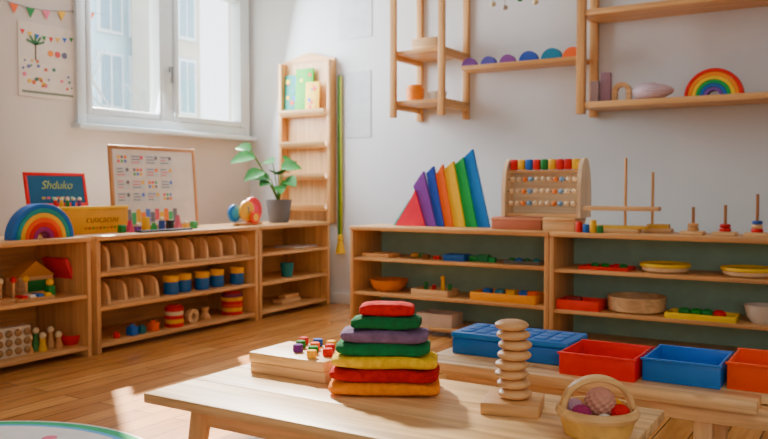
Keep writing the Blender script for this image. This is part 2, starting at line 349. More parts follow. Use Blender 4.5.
# plant
pc=Vector((XF-.22,ly(279,.22),HL))
e=E('potted_plant','green leafy houseplant in a grey pot on the shelf unit','plant',pc)
b=B(); pr=.095; ph=.17
b.lathe([(0,0),(pr*.72,0),(pr*.76,.005),(pr,ph-.01),(pr,ph),(pr-.008,ph),(pr-.012,ph-.025),(0,ph-.025)],P(112,116,124,.7)); b.done('pot',e)
b=B(); b.cyl(0,0,ph-.032,pr-.013,.012,P(60,42,30,.9)); b.done('soil',e)
LG=P(34,100,20,.7,1.5,.3,20); SG=P(80,115,40)
sb=B(); lb=B()
right=Vector((math.cos(YAW),math.sin(YAW),0)); back=Vector((-math.sin(YAW),math.cos(YAW),0)); 
def leafy(tipx,tipz,dep,L,wid,droop):
    base=Vector((0,0,ph-.03)); tip=right*tipx+back*dep+Vector((0,0,tipz))
    mid=base.lerp(tip,.5)+Vector((0,0,.04))
    pts=[base.lerp(mid,k/4).lerp(mid.lerp(tip,k/4),k/4) for k in range(5)]
    sb.tube(pts,.0045,SG,6)
    hd=(right*tipx+back*dep); hd=hd.normalized() if hd.length>.01 else right
    dirv=(hd+Vector((0,0,droop))).normalized(); side=dirv.cross(Vector((0,0,1))+back*-.9).normalized()
    nrm=side.cross(dirv).normalized()
    t=bmesh.new(); N=10; rows=[]
    for i in range(N+1):
        u=i/N; w=wid*(math.sin(math.pi*(u*.93+.06))**.75)*(1.15-.35*u)
        if i==N: w=.001
        c=tip+dirv*L*(u)-Vector((0,0,1))*L*.3*u*u
        rows.append([t.verts.new(c+side*w*s+nrm*abs(s)*w*.3) for s in (-1,-.5,0,.5,1)])
    for a,c in zip(rows,rows[1:]):
        for k in range(4): t.faces.new((a[k],a[k+1],c[k+1],c[k]))
    lb.add(t,LG)
for args in [(-.17,.48,-.05,.18,.065,.05),(-.10,.37,-.1,.17,.06,-.1),(-.05,.44,.05,.15,.06,.3),(.02,.40,.0,.16,.065,.3),(.05,.31,-.06,.15,.06,.0),(-.05,.29,-.1,.13,.05,.1),(.0,.35,-.02,.15,.065,.5),(.04,.46,.06,.13,.055,.2),(-.02,.26,.08,.12,.05,.1),(-.21,.54,.03,.13,.05,.4),(.02,.27,-.09,.12,.05,-.2),(-.06,.33,-.05,.15,.06,.2)]:
    leafy(*args)
sb.done('stem',e); lb.done('foliage',e)
# ---- unit 1 contents
def put(b,name,px,d,z,label,cat='toy',group=None,rz=R90):
    return b.done(name,None,(XF-d,ly(px,d,300),z),(0,0,rz),label=label,cat=cat,group=group)
b=B(); b.b2(-.14,.14,-.05,.05,0,.018,wx,.003)
for x in (-.1,-.04,.03,.1): b.cyl(x,0,.018,.008,.08,wz,seg=12); b.sph(x,0,.105,.016,.016,.016,[GRN,CREAM,RED,YEL][int((x+.1)/.06)%4],12)
put(b,'peg_stand',8,.12,.33,'wooden peg stand with coloured knobs')
b=B(); b.b2(-.1,.1,-.06,.06,0,.1,lx_,.004); b.b2(-.07,.07,-.062,-.055,.02,.08,GRN,.002); b.prism([(-.11,.1),(.11,.1),(0,.18)],.12,P(200,150,90)); put(b,'toy_house',30,.28,.33,'small wooden toy house with green front')
b=B(); b.b2(-.02,.02,-.02,.02,0,.06,GRN,.004); b.sph(0,0,.075,.02,.02,.02,YEL,12); put(b,'peg_doll',50,.1,.33,'green peg doll on the shelf')
b=B(); b.b2(-.012,.012,-.1,.1,0,.2,P(205,80,95),.004)
o=put(b,'picture_book',68,.22,.336,'pink picture book leaning inside the shelf unit','book'); o.rotation_euler=(0,math.radians(-24),R90)
b=B(); b.b2(-.1,.1,-.03,.03,0,.016,wx,.003); 
for k in range(4): b.b2(-.085+k*.045,-.055+k*.045,-.032,.032,.016,.03,[RED,WHITE,BLUE,YEL][k],.002)
put(b,'xylophone',34,.07,.33,'small toy xylophone with coloured bars')
b=B()
for k in range(4):
    for j in range(3): b.sph(-.075+k*.05,-.04,.03+j*.045,.019,.012,.019,P(160,130,95),10)
b.b2(-.1,.1,-.035,.03,0,.15,P(225,215,195),.006); put(b,'bead_maze_box',8,.12,.055,'pale wooden block with round holes')
for i,(px,hh,c) in enumerate([(28,.1,wz),(35,.13,P(90,150,90)),(42,.1,P(225,190,110)),(50,.12,wz),(58,.09,P(200,150,110))]):
    b=B(); b.lathe([(0,0),(.022,0),(.024,.01),(.012,hh*.5),(.014,hh*.65),(0,hh*.7)],c,14); b.sph(0,0,hh*.8,.018,.018,.018,CREAM,12)
    put(b,'skittle',px,.1+.04*(i%2),.055,'small turned wooden skittle',group='skittles inside the shelf unit')
def bowl(r,h,m,th=.006,seg=28): 
    return B().lathe([(0,0),(r*.6,0),(r*.85,h*.35),(r,h),(r-th,h),(r*.85-th,h*.4),(r*.55,th*1.5),(0,th*1.5)],m,seg)
b=bowl(.075,.055,P(215,60,45)); put(b,'toy_bowl',70,.14,.055,'red toy bowl on the bottom shelf','bowl')
b=bowl(.06,.045,ORANGE); put(b,'toy_bowl',80,.33,.055,'orange toy bowl on the bottom shelf','bowl')
# ---- unit 2 contents
def divider_rack(p0,p1,n,z,hh,lab):
    a,c=ly(p0,.05,z and 300),ly(p1,.05,300); w=c-a
    e=E('divider_rack',lab,'rack',(XF-.05,a,z),R90)
    B().b2(0,w,0,.26,0,.014,lx_,.002).done('base',e); B().b2(0,w,.245,.26,.014,hh*.85,lx_,.002).done('back_board',e)
    for i in range(n):
        x=.012+(w-.024)*i/(n-1)
        pts=[(0,.014),(.24,.014),(.24,hh*.95),(.16,hh)]+[(.07-.065*math.sin(k*math.pi/12)*1.0,hh-.07*(1-math.cos(k*math.pi/12))) for k in range(0,7)]
        B().prism(pts,.02,lz_,loc=(x,.002,0),rot=(0,0,math.pi/2)).done('divider',e)
divider_rack(108,250,10,.435,.145,'pale wooden rack with ten rounded upright dividers')
divider_rack(108,160,4,.25,.125,'short pale wooden rack with four rounded dividers')
BL=P(30,100,165); YL=P(245,190,50)
for i,px in enumerate([171,186,202,219,237]):
    b=B(); r=.046
    b.lathe([(0,0),(r*.92,0),(r,.01),(r,.075)],BL,24); b.lathe([(r,.075),(r*1.04,.078),(r*1.04,.112),(r*.95,.112),(r*.93,.03),(0,.03)],YL,24)
    b.done('toy_cup',None,(XF-.1-.02*(i%2),ly(px,.1,280),.25),label='blue toy cup with yellow rim on the middle shelf',cat='cup',group='blue and yellow cups on the middle shelf')
for px,c,s in [(116,RED,.03),(132,BLUE,.05),(141,P(40,110,120),.04),(153,ORANGE,.05)]:
    b=B(); b.box(0,0,s/2,s,s,s,c,.004); b.cyl(0,0,s,s*.3,s*.25,c,seg=14); put(b,'toy_block',px,.08,.05,'small painted stud block on bottom shelf',group='stud blocks on the bottom shelf')
def can(px,d,z,r,h,cols,lab):
    b=B(); n=len(cols)
    for i,c in enumerate(cols): b.cyl(0,0,h*i/n,r*(1 if i%2 else 1.03),h/n,c,seg=28,bev=.002)
    b.cyl(0,0,h,r*.8,.012,cols[0],seg=24,bev=.002)
    put(b,'stacking_can',px,d,z,lab)
can(174,.09,.05,.055,.12,[P(200,50,50),YL,P(200,50,50),CREAM,P(200,60,50)],'red and yellow striped stacking can')
can(232,.12,.05,.07,.14,[P(205,60,45),YL,P(210,90,50),P(205,60,45),YL,P(120,60,90)],'large striped red and yellow can on bottom shelf')
b=B(); b.arch(.02,.045,.03,lx_,0,2*math.pi-.001,30,loc=(0,0,.045)); put(b,'wooden_ring',192,.08,.05,'pale wooden ring on bottom shelf')
b=B(); b.lathe([(0,0),(.03,0),(.035,.02),(.018,.05),(.026,.08),(0,.085)],wz,20); put(b,'wooden_bobbin',205,.1,.05,'turned wooden bobbin on bottom shelf')
# unit 3
b=B(); r=.05; b.lathe([(0,0),(r*.8,0),(r,.1),(r-.005,.1),(r*.75,.008),(0,.008)],P(40,120,125),24); put(b,'toy_cup',287,.12,.245,'teal cup standing on the middle shelf','cup')
b=B(); b.box(0,0,.015,.22,.09,.03,lx_,.004); b.box(.02,0,.045,.16,.07,.03,wx,.004); put(b,'wooden_block_pair',287,.15,.05,'two stacked wooden blocks on the bottom shelf')
b=B(); b.b2(-.14,.14,-.1,.1,0,.012,WHITE,.002); put(b,'paper_pile',296,.2,.445,'pile of white paper on the upper shelf','paper')
# ---------------- left wall posters ----------------
p0=atx(18,60,XL).y; p1=atx(75,60,XL).y; z1=atx(18,20,XL).z; z0=atx(75,101,XL).z
pw=p1-p0; ph_=z1-z0
b=B(); b.b2(-pw/2,pw/2,0,.003,0,ph_,P(228,216,202,.8,1))
random.seed(5)
for k in range(8):
    x=-pw/2+.03+k*(pw-.06)/7; z=ph_-.05-.02*math.sin(k/7*math.pi)
    b.prism([(x-.016,z),(x+.016,z),(x,z-.03)],.002,[RED,YEL,BLUE,GRN][k%4],loc=(0,-.001,0))
b.b2(-.09,-.08,-.001,0,ph_*.5,ph_*.72,P(90,90,60))
for a in range(5):
    an=math.radians(20+a*35); b.box(-.085+.035*math.cos(an),-.001,ph_*.72+.025*math.sin(an),.06,.002,.014,P(70,120,80),rot=(0,-an,0))
for k in range(26):
    x=random.uniform(-pw/2+.03,pw/2-.03); z=random.uniform(.05,ph_*.5)
    b.cyl(x,0,z,random.uniform(.006,.014),.002,random.choice([PINK,P(210,120,90),P(110,120,160),P(230,190,90),P(80,130,110)]),rot=(R90,0,0),seg=10)
for k in range(3): b.cyl(.02+k*.05,0,ph_*.62,.02,.002,[P(230,150,60),P(200,90,90),P(110,110,130)][k],rot=(R90,0,0),seg=14)
b.b2(-pw/2+.02,pw/2-.02,-.001,0,.02,.035,P(120,130,110))
b.done('wall_poster',None,(XL+.004,(p0+p1)/2,z0),(0,0,R90),label='pale children drawing poster with bunting, palm and dots',cat='poster')
# bunting
e=E('bunting','string of small coloured paper flags on the wall','garland',(XL+.006,atx(30,10,XL).y,atx(30,3,XL).z),R90)
B().tube([(-.55+i*.11,0,.05*math.cos(i/10*math.pi*2)*.6) for i in range(11)],.002,GREY,6).done('string',e)
for k in range(9):
    B().prism([(-.03,0),(.03,0),(0,-.06)],.002,[PINK,YEL,TEAL,ORANGE,GRN][k%5],loc=(-.44+k*.11,0,.03*math.cos((k+1)/10*math.pi*2))).done('flag',e)
# ---------------- back wall ----------------
def wx_(px,py=150,d=0): return aty(px,py,YB-d)
# ladder book rack
a=wx_(281,150,.06); c=wx_(332,150,.06); zt=wx_(300,64,.0).z; zb=wx_(300,222).z
w=c.x-a.x; hh=zt-zb
e=E('book_rack','tall birch wall book rack with ledges and rounded top','rack',(a.x,YB,zb))
B().b2(0,.03,-.09,0,0,hh,wz,.006).done('side_rail',e); B().b2(w-.03,w,-.09,0,0,hh,wz,.006).done('side_rail',e)
b=B(); b.b2(.03,w-.03,-.02,-.004,0,hh,W(230,190,142,'Z')); b.prism([(0,hh),(w,hh)]+[(w/2+w/2*math.cos(k*math.pi/14),hh+.06*math.sin(k*math.pi/14)+.012*math.cos(k*math.pi/3.5)-.0) for k in range(1,14)],.02,wx,loc=(0,-.015,0)); b.done('back_board',e)
for k,py in enumerate([114,145,176,206]):
    z=wx_(300,py).z-zb
    b=B(); b.arch(.044,.054,w-.062,lx_,math.pi,2*math.pi,16,loc=(w/2,-.074,z+.02),rot=(0,0,R90)); b.done('ledge',e)
z=wx_(300,114,.05).z
for i,(x,ww,h2,c1,c2) in enumerate([(.11,.15,.32,P(10,140,125),P(240,215,40)),(.235,.17,.36,P(80,170,50),P(240,230,60)),(.325,.13,.25,P(240,200,50),CREAM)]):
    b=B(); b.b2(-ww/2,ww/2,-.012,.0,0,h2,c1,.001)
    random.seed(i)
    for k in range(12): b.cyl(random.uniform(-ww/2+.025,ww/2-.025),-.0115-.0002*k,random.uniform(.03,h2-.03),random.uniform(.010,.022),.002,random.choice([c2,YEL,TEAL,c1,P(230,80,70),P(30,110,190)]),rot=(R90,0,0),seg=12)
    b.done('picture_book',None,(a.x+x,YB-.05-.013*i,z-.012),(math.radians(-3),0,0),label='colourful picture book standing on the wall rack ledge',cat='book',group='picture books on the wall rack')
# ribbon + tassel
t0=wx_(340,75,.02); t1=wx_(337,235,.02)
e=E('tassel_ribbon','green wall ribbon with a yellow tassel end','ribbon',(t0.x,YB-.02,t1.z-.14))
b=B(); b.b2(-.022,.004,-.004,.004,.12,t0.z-t1.z+.14,P(84,130,60),.002); b.b2(.004,.016,-.004,.004,.12,t0.z-t1.z+.14,P(180,185,80),.002); b.done('strip',e)
b=B(); b.lathe([(0,.15),(.02,.14),(.026,.11),(.018,.1),(.04,.0),(0,.0)],P(240,200,30),16); b.done('tassel',e)
B().cyl(0,.018,t0.z-t1.z+.14,.01,.026,GREY,rot=(R90,0,0),seg=12).done('nail',e)
# papers
def paper(p0,p1,q0,q1,m,lab):
    A=wx_(p0,q1); C=wx_(p1,q0)
    B().b2(0,C.x-A.x,-.004,0,0,C.z-A.z,m).done('wall_paper_sheet',None,(A.x,YB-.001,A.z),label=lab,cat='poster')
PG=P(204,208,212,.8,1); paper(346,371,70,138,PG,'blank pale grey sheet pinned on the white wall'); paper(340,372,-20,40,P(209,213,217,.8,1),'pale sheet pinned high on the white wall')
# cubby
A=wx_(418,110); C=wx_(470,110); dd=.40; zb=1.37; zt=2.45
e=E('wall_cubby','open birch wall shelf frame with two boards','shelf',(A.x,YB,zb)); w=C.x-A.x; t=.045
for x in (0,w-t):
    for y in (-dd,-.03): B().b2(x,x+t,y,y+.03,0,zt-zb,wz,.003).done('post',e)
for zz in (wx_(440,104,.15).z-zb,wx_(440,55,.15).z-zb,.98): 
    B().b2(-.0,w,-dd+.03,-.0,zz-.012,zz+.012,wx,.002).done('shelf',e)
    for x in (.004,w-.03): B().b2(x,x+.026,-dd+.03,-.03,zz-.045,zz-.012,wy,.002).done('rail',e)
zc=wx_(440,104,.15).z+.012
b=B(); b.lathe([(0,0),(.05,0),(.06,.03),(.065,.09),(.045,.12),(0,.12)],P(235,150,80),20); b.done('jar',None,(A.x+.1,YB-.22,zc),label='orange ceramic jar on the wall shelf',cat='jar')
b=bowl(.07,.07,WHITE); b.done('white_bowl',None,(A.x+.24,YB-.16,zc),label='white bowl on the wall shelf',cat='bowl')
b=B(); b.box(0,0,.05,.2,.12,.1,lx_,.005); b.done('wooden_box',None,(A.x+.18,YB-.18,wx_(440,55,.15).z+.012),label='plain wooden box on upper wall board',cat='box')
# plank with half discs
dd2=.2; A=aty(461,66,YB-dd2); C=aty(580,58,YB-dd2); zp=A.z
B().b2(0,C.x-A.x,-dd2,0,-.028,0,wx,.003).done('wall_shelf',None,(A.x,YB,zp),label='narrow birch wall board carrying half discs',cat='shelf')
for i,(px,r,c) in enumerate([(470,.055,P(120,80,150)),(489,.055,P(90,90,170)),(508,.055,P(130,80,150)),(529,.065,P(50,80,165)),(552,.07,P(40,120,150)),(573,.065,ORANGE)]):
    B().arch(0,r,.04,c,bev=.003).done('half_disc',None,(aty(px,60,YB-.15).x,YB-.15,zp),label='painted wooden half disc on the wall board',cat='toy',group='half discs on the wall board')
# big wall shelf
dd3=.3; A=aty(584,102,YB-dd3); zl=A.z; zu=aty(590,9,YB-dd3).z
e=E('wall_shelf','large birch wall shelf with two long boards','shelf',(A.x,YB,zl)); w=2.6
B().b2(.0,w,-dd3,0,-.035,0,wx,.003).done('board',e); B().b2(.0,w,-dd3,0,zu-zl-.035,zu-zl,wx,.003).done('board',e)
B().b2(-.05,0,-dd3-.005,-dd3+.045,-.07,1.2,wz,.003).done('upright',e); B().b2(-.05,0,-.045,0,-.07,1.2,wz,.003).done('upright',e)
B().b2(-.045,-.005,-dd3+.045,-.045,-.03,.0,wy,.002).done('rail',e); B().b2(-.045,-.005,-dd3+.045,-.045,zu-zl-.03,zu-zl,wy,.002).done('rail',e)
yy=YB-.2
def sx(px,py=95): return aty(px,py,yy).x
b=B(); b.box(0,0,.09,.06,.05,.18,P(170,140,160,.5,1.1),.006); b.done('tall_block',None,(sx(606),yy,zl),label='tall muted purple wooden block on wall shelf',cat='toy')
b=B(); b.box(0,0,.065,.05,.05,.13,P(190,175,180),.006); b.done('tall_block',None,(sx(596),yy-.02,zl),label='short mauve wooden block on wall shelf',cat='toy')
b=B(); b.arch(.028,.055,.04,lx_,0,math.pi,loc=(0,0,.06)).b2(-.055,-.028,-.02,.02,0,.06,lx_).b2(.028,.055,-.02,.02,0,.06,lx_); b.done('wooden_arch',None,(sx(622),yy,zl),label='pale wooden arch on wall shelf',cat='toy')
b=B(); t=bmesh.new(); bmesh.ops.create_uvsphere(t,u_segments=64,v_segments=24,radius=1)
for v in t.verts:
    a_=math.atan2(v.co.z,v.co.x+1.05); k=1+.045*math.cos(a_*26); v.co=Vector((v.co.x*.12,v.co.y*.07*k,v.co.z*.05*k*(1-.25*v.co.x)+.05))
b.add(t,P(214,196,206)); b.done('sea_shell',None,(sx(653),yy,zl),label='pale lavender ridged shell on the wall shelf',cat='shell')
rainbow((sx(714),yy,zl),0,.158,.06,[P(205,50,50),P(240,150,50),P(245,205,70),P(60,160,90),P(50,100,170),P(110,80,150)],'small wooden rainbow stacker on the wall shelf')
# hanging mobile at top
e=E('hanging_mobile','small hanging mobile with beads above the wall board','decoration',(wx_(520,0,.4).x,YB-.4,wx_(520,4,.4).z))
b=B(); b.tube([(-.18,0,.12),(0,0,.14),(.18,0,.12)],.005,wx,8); b.tube([(0,0,.14),(0,0,ZC-e.location.z)],.002,GREY,6); b.done('bar',e)
for x,z,c in [(-.18,.02,CREAM),(-.1,-.01,P(190,180,170)),(.0,.03,GRN),(.1,.0,CREAM),(.18,.03,P(80,80,90))]:
    b=B(); b.tube([(x,0,z),(x,0,.125)],.0015,GREY,6); b.sph(x,0,z,.02,.02,.016,c,12); b.done('bead_strand',e)
# ---------------- right unit top ----------------
ZT=HR
yb_=YR+.2
fan=[((396,426),(411,200),(416,190),P(225,75,95)),((426,437),(414,186),(424,171),P(125,75,165)),((437,445),(427,173),(434,166),P(50,80,180)),((445,454),(436,176),(443,164),P(248,128,30,.5,1.35)),((454,466),(444,170),(454,161),P(255,208,20,.5,1.4)),((466,478),(455,165),(464,157),P(30,165,95)),((478,490),(464,158),(473,149),P(20,125,205))]
for i,(bb,t0,t1,c) in enumerate(fan):
    y=yb_+(.012*i)
    X0=aty(bb[0],224,y).x; X1=aty(bb[1],224,y).x; T0=aty(*t0,y); T1=aty(*t1,y)
    b=B(); b.prism([(0,0),(X1-X0,0),(T1.x-X0,T1.z-ZT),(T0.x-X0,T0.z-ZT)],.03,c,bev=.002)
    if i==0:
        b.prism([(-.012,0),(0,0),(T0.x-X0,T0.z-ZT),(T0.x-X0-.008,T0.z-ZT)],.03,P(90,190,180))
    b.done('colour_board',None,(X0,y,ZT),label='tapered wooden board leaning in a fan, '+['pink red with teal','purple','navy blue','orange','yellow','green','bright blue'][i],cat='toy',group='fan of painted boards on the shelf unit')
# boxes under abacus
y=YR+.2; a=rx(498,.2); c=rx(547,.2)
b=B(); b.b2(0,c-a,-.1,.1,0,.075,P(190,125,105),.006); b.b2(-.003,c-a+.003,-.103,.103,.055,.068,P(205,150,125),.003); b.done('flat_box',None,(a,y,ZT),label='flat terracotta pink box under the abacus',cat='box',group='flat boxes under the abacus')
a2=c+.008; c2=rx(580,.2)
b=B(); b.b2(0,c2-a2,-.1,.1,0,.075,lx_,.006); b.b2(-.003,c2-a2+.003,-.103,.103,.055,.068,wx,.003); b.done('flat_box',None,(a2,y,ZT),label='flat light wood box under the abacus',cat='box',group='flat boxes under the abacus')
# abacus
zA=ZT+.0755; A0=rx(508,.2,190); A1=rx(586,.2,190); w=A1-A0; hh=aty(550,160,y).z-zA
e=E('abacus','wooden counting abacus with coloured and plain beads','abacus',(A0,y,zA))
prof=[(-.1,0),(.1,0)]+[(.1*math.cos(k*math.pi/16)**.8 if k<8 else (-.1*abs(math.cos(k*math.pi/16))**.8 if k>8 else 0),hh*.35+hh*.68*math.sin(k*math.pi/16)) for k in range(0,17)]
AB=W(244,222,186,'Z')
for x in (.011,w-.011): B().prism(prof,.022,AB,loc=(x,0,0),rot=(0,0,R90)).done('side_panel',e)
B().b2(.022,w-.022,-.07,.07,0,.02,lx_,.002).done('base',e)
B().b2(.022,w-.022,.035,.045,.02,hh*.8,W(248,236,212,'X')).done('back_board',e)
B().b2(.022,w-.022,-.03,.035,hh*.78,hh*.82,lx_,.002).done('top_rail',e)
rows=[(hh*.92,-.02,1),(hh*.66,-.045,0),(hh*.45,-.06,0),(hh*.24,-.07,0)]
for z,yy2,colr in rows:
    B().cyl(.015,yy2,z,.004,w-.03,GREY,rot=(0,R90,0),seg=8).done('rod',e)
    nb=9 if colr else 11
    for k in range(nb):
        x=.05+k*(w-.1)/(nb-1)
        b=B()
        if colr:
            m=[RED,YEL,BLUE,RED,GRN,YEL,RED][k%7]; b.box(x,yy2,z,.043,.045,.062,m,.01)
        else: b.sph(x,yy2,z,.0155,.0155,.0155,[P(240,222,190),P(240,222,190),P(235,150,100),P(140,175,210),P(240,222,190)][k%5],12)
        b.done('bead',e)
# peg rod stand
def rod_stand(px0,px1,d,rods,lab,extra=None):
    a=rx(px0,d); c=rx(px1,d); e=E('rod_stand',lab,'toy',((a+c)/2,YR+d,ZT)); w=c-a
    B().b2(-w/2,w/2,-.05,.05,0,.022,lx_,.004).done('base',e)
    for px,py in rods:
        q=aty(px,py,YR+d); B().cyl(q.x-(a+c)/2,0,.02,.008,q.z-ZT-.02,wz,seg=12).done('rod',e)
    return e,(a+c)/2,w
e,cx,w=rod_stand(590,640,.13,[(626,158)],'wooden rod stand with stacked planks')
q0=aty(585,208,YR+.13); q1=aty(660,208,YR+.13)
B().b2(q0.x-cx,q1.x-cx,-.035,.035,q0.z-ZT-.012,q0.z-ZT+.012,lx_,.003).done('plank',e)
B().b2(rx(596,.13)-cx,rx(648,.13)-cx,-.03,.03,.022,.04,P(225,190,110),.003).done('plank',e)
e,cx,w=rod_stand(645,672,.28,[(653,172)],'small wooden rod stand with tall dowel')
B().b2(-w*.4,w*.4,-.03,.03,.022,.045,P(225,190,120),.003).done('plank',e)
for i,(px,c,h2) in enumerate([(579,RED,.06),(586,BLUE,.045),(593,YEL,.07),(600,GRN,.04)]):
    b=B(); b.cyl(0,0,0,.018,h2,c,seg=16,bev=.003); b.done('painted_peg',None,(rx(px,.04),YR+.04,ZT),label='small painted peg beside the rod stand',cat='toy',group='painted pegs on the shelf unit')
for px,top,cols,lab in [(693,207,[wx,wx],'small wooden ring stacker'),(725,205,[RED,P(180,40,50)],'ring stacker with red rings'),(757,194,[P(215,60,50),lx_,P(60,90,160)],'ring stacker with mixed rings')]:
    x=rx(px,.15); e=E('ring_stacker',lab,'toy',(x,YR+.15,ZT)); q=aty(px,top,YR+.15)
    B().b2(-.055,.055,-.05,.05,0,.02,lx_,.003).done('base',e)
    B().cyl(0,0,.02,.008,q.z-ZT-.02,W(170,120,80,'Z'),seg=12).done('dowel',e)
    for k,c in enumerate(cols): B().lathe([(.0085,.02+k*.02),(.026-.002*k,.021+k*.02),(.03-.002*k,.03+k*.02),(.026-.002*k,.039+k*.02),(.0085,.04+k*.02)],c,20).done('ring',e)
# ---------------- shelf contents (right units) ----------------
def rput(b,name,px,d,z,lab,cat='toy',group=None,py=280,rz=0):
    return b.done(name,None,(aty(px,py,YR+d).x,YR+d,z),(0,0,rz),label=lab,cat=cat,group=group)
def traym(w,d,h,m,th=.007):
    b=B(); b.b2(-w/2,w/2,-d/2,d/2,0,th,m,.002)
    b.b2(-w/2,w/2,-d/2,-d/2+th,th*.5,h,m,.002).b2(-w/2,w/2,d/2-th,d/2,th*.5,h,m,.002)
    b.b2(-w/2,-w/2+th,-d/2+th,d/2-th,th*.5,h,m,.002).b2(w/2-th,w/2,-d/2+th,d/2-th,th*.5,h,m,.002); return b
S1=.455; S2=.235; S1b=.45; S2b=.225
GT='activity trays on the green backed shelves'
rput(traym(.2,.14,.025,wx),'activity_tray',381,.1,S1,'flat wooden tray on upper shelf','tray',GT)
rput(B().sph(0,0,.018,.03,.03,.018,P(190,150,90),12).sph(.05,0,.018,.02,.02,.018,GRN,12),'bean_bag',415,.12,S1,'small tan and green bean bag')
rput(traym(.14,.1,.04,P(30,90,160)),'activity_tray',457,.1,S1,'small blue tray on upper shelf','tray',GT)
for px,c,s in [(426,P(130,90,60),.03),(437,RED,.025),(474,GRN,.035),(484,P(40,120,80),.045),(492,P(60,160,100),.03)]:
    rput(B().box(0,0,s/2,s*1.6,s*1.2,s,c,.006),'toy_block',px,.1,S1,'small painted block on the upper shelf',group='painted blocks on the upper shelf')
rput(traym(.22,.12,.022,P(90,90,85)),'activity_tray',525,.11,S1,'dark grey tray with green pieces on upper shelf','tray',GT)
for px,c in [(512,GRN),(519,BLUE),(527,P(40,110,70)),(536,TEAL)]: rput(B().sph(0,0,.014,.022,.018,.014,c,12),'pebble',px,.11,S1+.0072,'small painted pebble in the grey tray',group='pebbles in the grey tray')
rput(traym(.27,.16,.02,P(210,70,55)),'activity_tray',607,.11,S1b,'red shallow tray on upper shelf','tray',GT)
for px,c in [(595,GRN),(605,P(60,150,70)),(616,RED),(623,GRN)]: rput(B().sph(0,0,.014,.024,.02,.014,c,12),'pebble',px,.11,S1b+.0072,'small painted pebble in the red tray',group='pebbles in the red tray')
for px in (665,748):
    b=B(); b.lathe([(0,0),(.10,0),(.118,.012),(.122,.03),(0,.03)],P(236,214,180),32); b.lathe([(0,.03),(.125,.03),(.13,.036),(.128,.048),(.118,.048),(.112,.038),(0,.038)],P(246,215,110),32); rput(b,'round_tray',px,.14,S1b,'shallow round pale tray with a yellow rim','tray',group='round trays on the upper shelf')
rput(bowl(.125,.075,P(205,135,85)),'wooden_bowl',389,.14,S2,'round terracotta wooden bowl on the middle shelf','bowl')
rput(B().sph(0,0,.03,.03,.03,.03,P(220,130,90),14).sph(.04,.01,.025,.025,.025,.025,P(200,90,60),14),'wooden_fruit',389,.14,S2+.012,'wooden fruit in the round bowl')
rput(traym(.25,.16,.04,lx_),'activity_tray',435,.11,S2,'pale wooden tray on the middle shelf','tray',GT)
for px,c,h2 in [(426,GRN,.05),(434,RED,.035),(443,YEL,.09),(450,P(60,140,80),.045)]: rput(B().cyl(0,0,0,.015,h2,c,.012,seg=14).sph(0,0,h2+.01,.014,.014,.014,c,10),'peg_doll',px,.11,S2+.0072,'small painted peg doll in the wooden tray',group='peg dolls in the wooden tray')
rput(traym(.40,.22,.05,P(250,172,20)),'activity_tray',509,.13,S2,'large orange yellow plastic tray on middle shelf','tray',GT)
for px,c in [(488,BLUE),(500,P(60,130,160)),(512,YEL),(524,BLUE),(533,ORANGE)]: rput(B().box(0,0,.03,.05,.05,.06,c,.006),'toy_block',px,.1,S2+.0072,'small block inside the orange tray',group='blocks inside the orange tray')
rput(traym(.235,.17,.055,P(230,85,80)),'activity_tray',582,.1,S2b,'pinkish red plastic tray on the middle shelf','tray',GT)
rput(B().box(0,0,.03,.08,.05,.06,P(150,60,60),.01),'toy_block',575,.1,S2b+.0072,'dark red soft block inside the red tray')
b=B(); b.lathe([(0,0),(.13,0),(.15,.012),(.155,.085),(.146,.085),(.138,.05),(0,.045)],W(228,196,152,'X'),36); rput(b,'round_wooden_tray',637,.17,S2b,'large round pale wooden tray on the middle shelf','tray')
rput(traym(.34,.17,.03,P(248,215,20)),'activity_tray',703,.1,S2b,'bright yellow tray with green pieces on middle shelf','tray',GT)
for px,c in [(685,GRN),(697,P(40,140,60)),(708,GRN),(720,RED)]: rput(B().sph(0,0,.022,.034,.028,.022,c,12),'pebble',px,.1,S2b+.0072,'small painted pebble in the yellow tray',group='pebbles in the yellow tray')
b=bowl(.09,.09,P(225,220,210)); rput(b,'white_bowl',764,.12,S2b,'white ribbed bowl at the shelf end','bowl')
rput(traym(.24,.16,.08,P(220,205,190)),'activity_tray',440,.12,.05,'off-white basket tray on bottom shelf','tray',GT)
rput(B().box(0,0,.03,.22,.12,.06,wx,.006).box(.03,0,.075,.1,.08,.03,YEL,.006),'wooden_box',385,.14,.05,'wooden box with yellow block on the bottom shelf','box')
# ---------------- table ----------------
ZTB=.45; P1=atz(143,393,ZTB); P2=atz(665,410,ZTB)
tw=P2.x-P1.x; td=P2.y-P1.y
e=E('low_table','light pine low play table with splayed legs','table',(P1.x,P1.y,0))
b=B(); n=3
for k in range(n): b.b2(0,tw,td*k/n+.0008,td*(k+1)/n-.0008,ZTB-.022,ZTB,TX,.003)
b.done('table_top',e)
b=B(); b.b2(.13,tw-.13,.06,.08,ZTB-.07,ZTB-.022,TX,.003).b2(.13,tw-.13,td-.08,td-.06,ZTB-.07,ZTB-.022,TX,.003); b.done('apron',e)
for x,sx_ in ((.11,-1),(tw-.11,1)):
    for y,sy in ((.07,-1),(td-.07,1)):
        b=B(); b.tube([(x+sx_*.05,y+sy*.03,0.0),(x,y,ZTB-.022)],[.015,.024],TZ,16); b.done('leg',e)
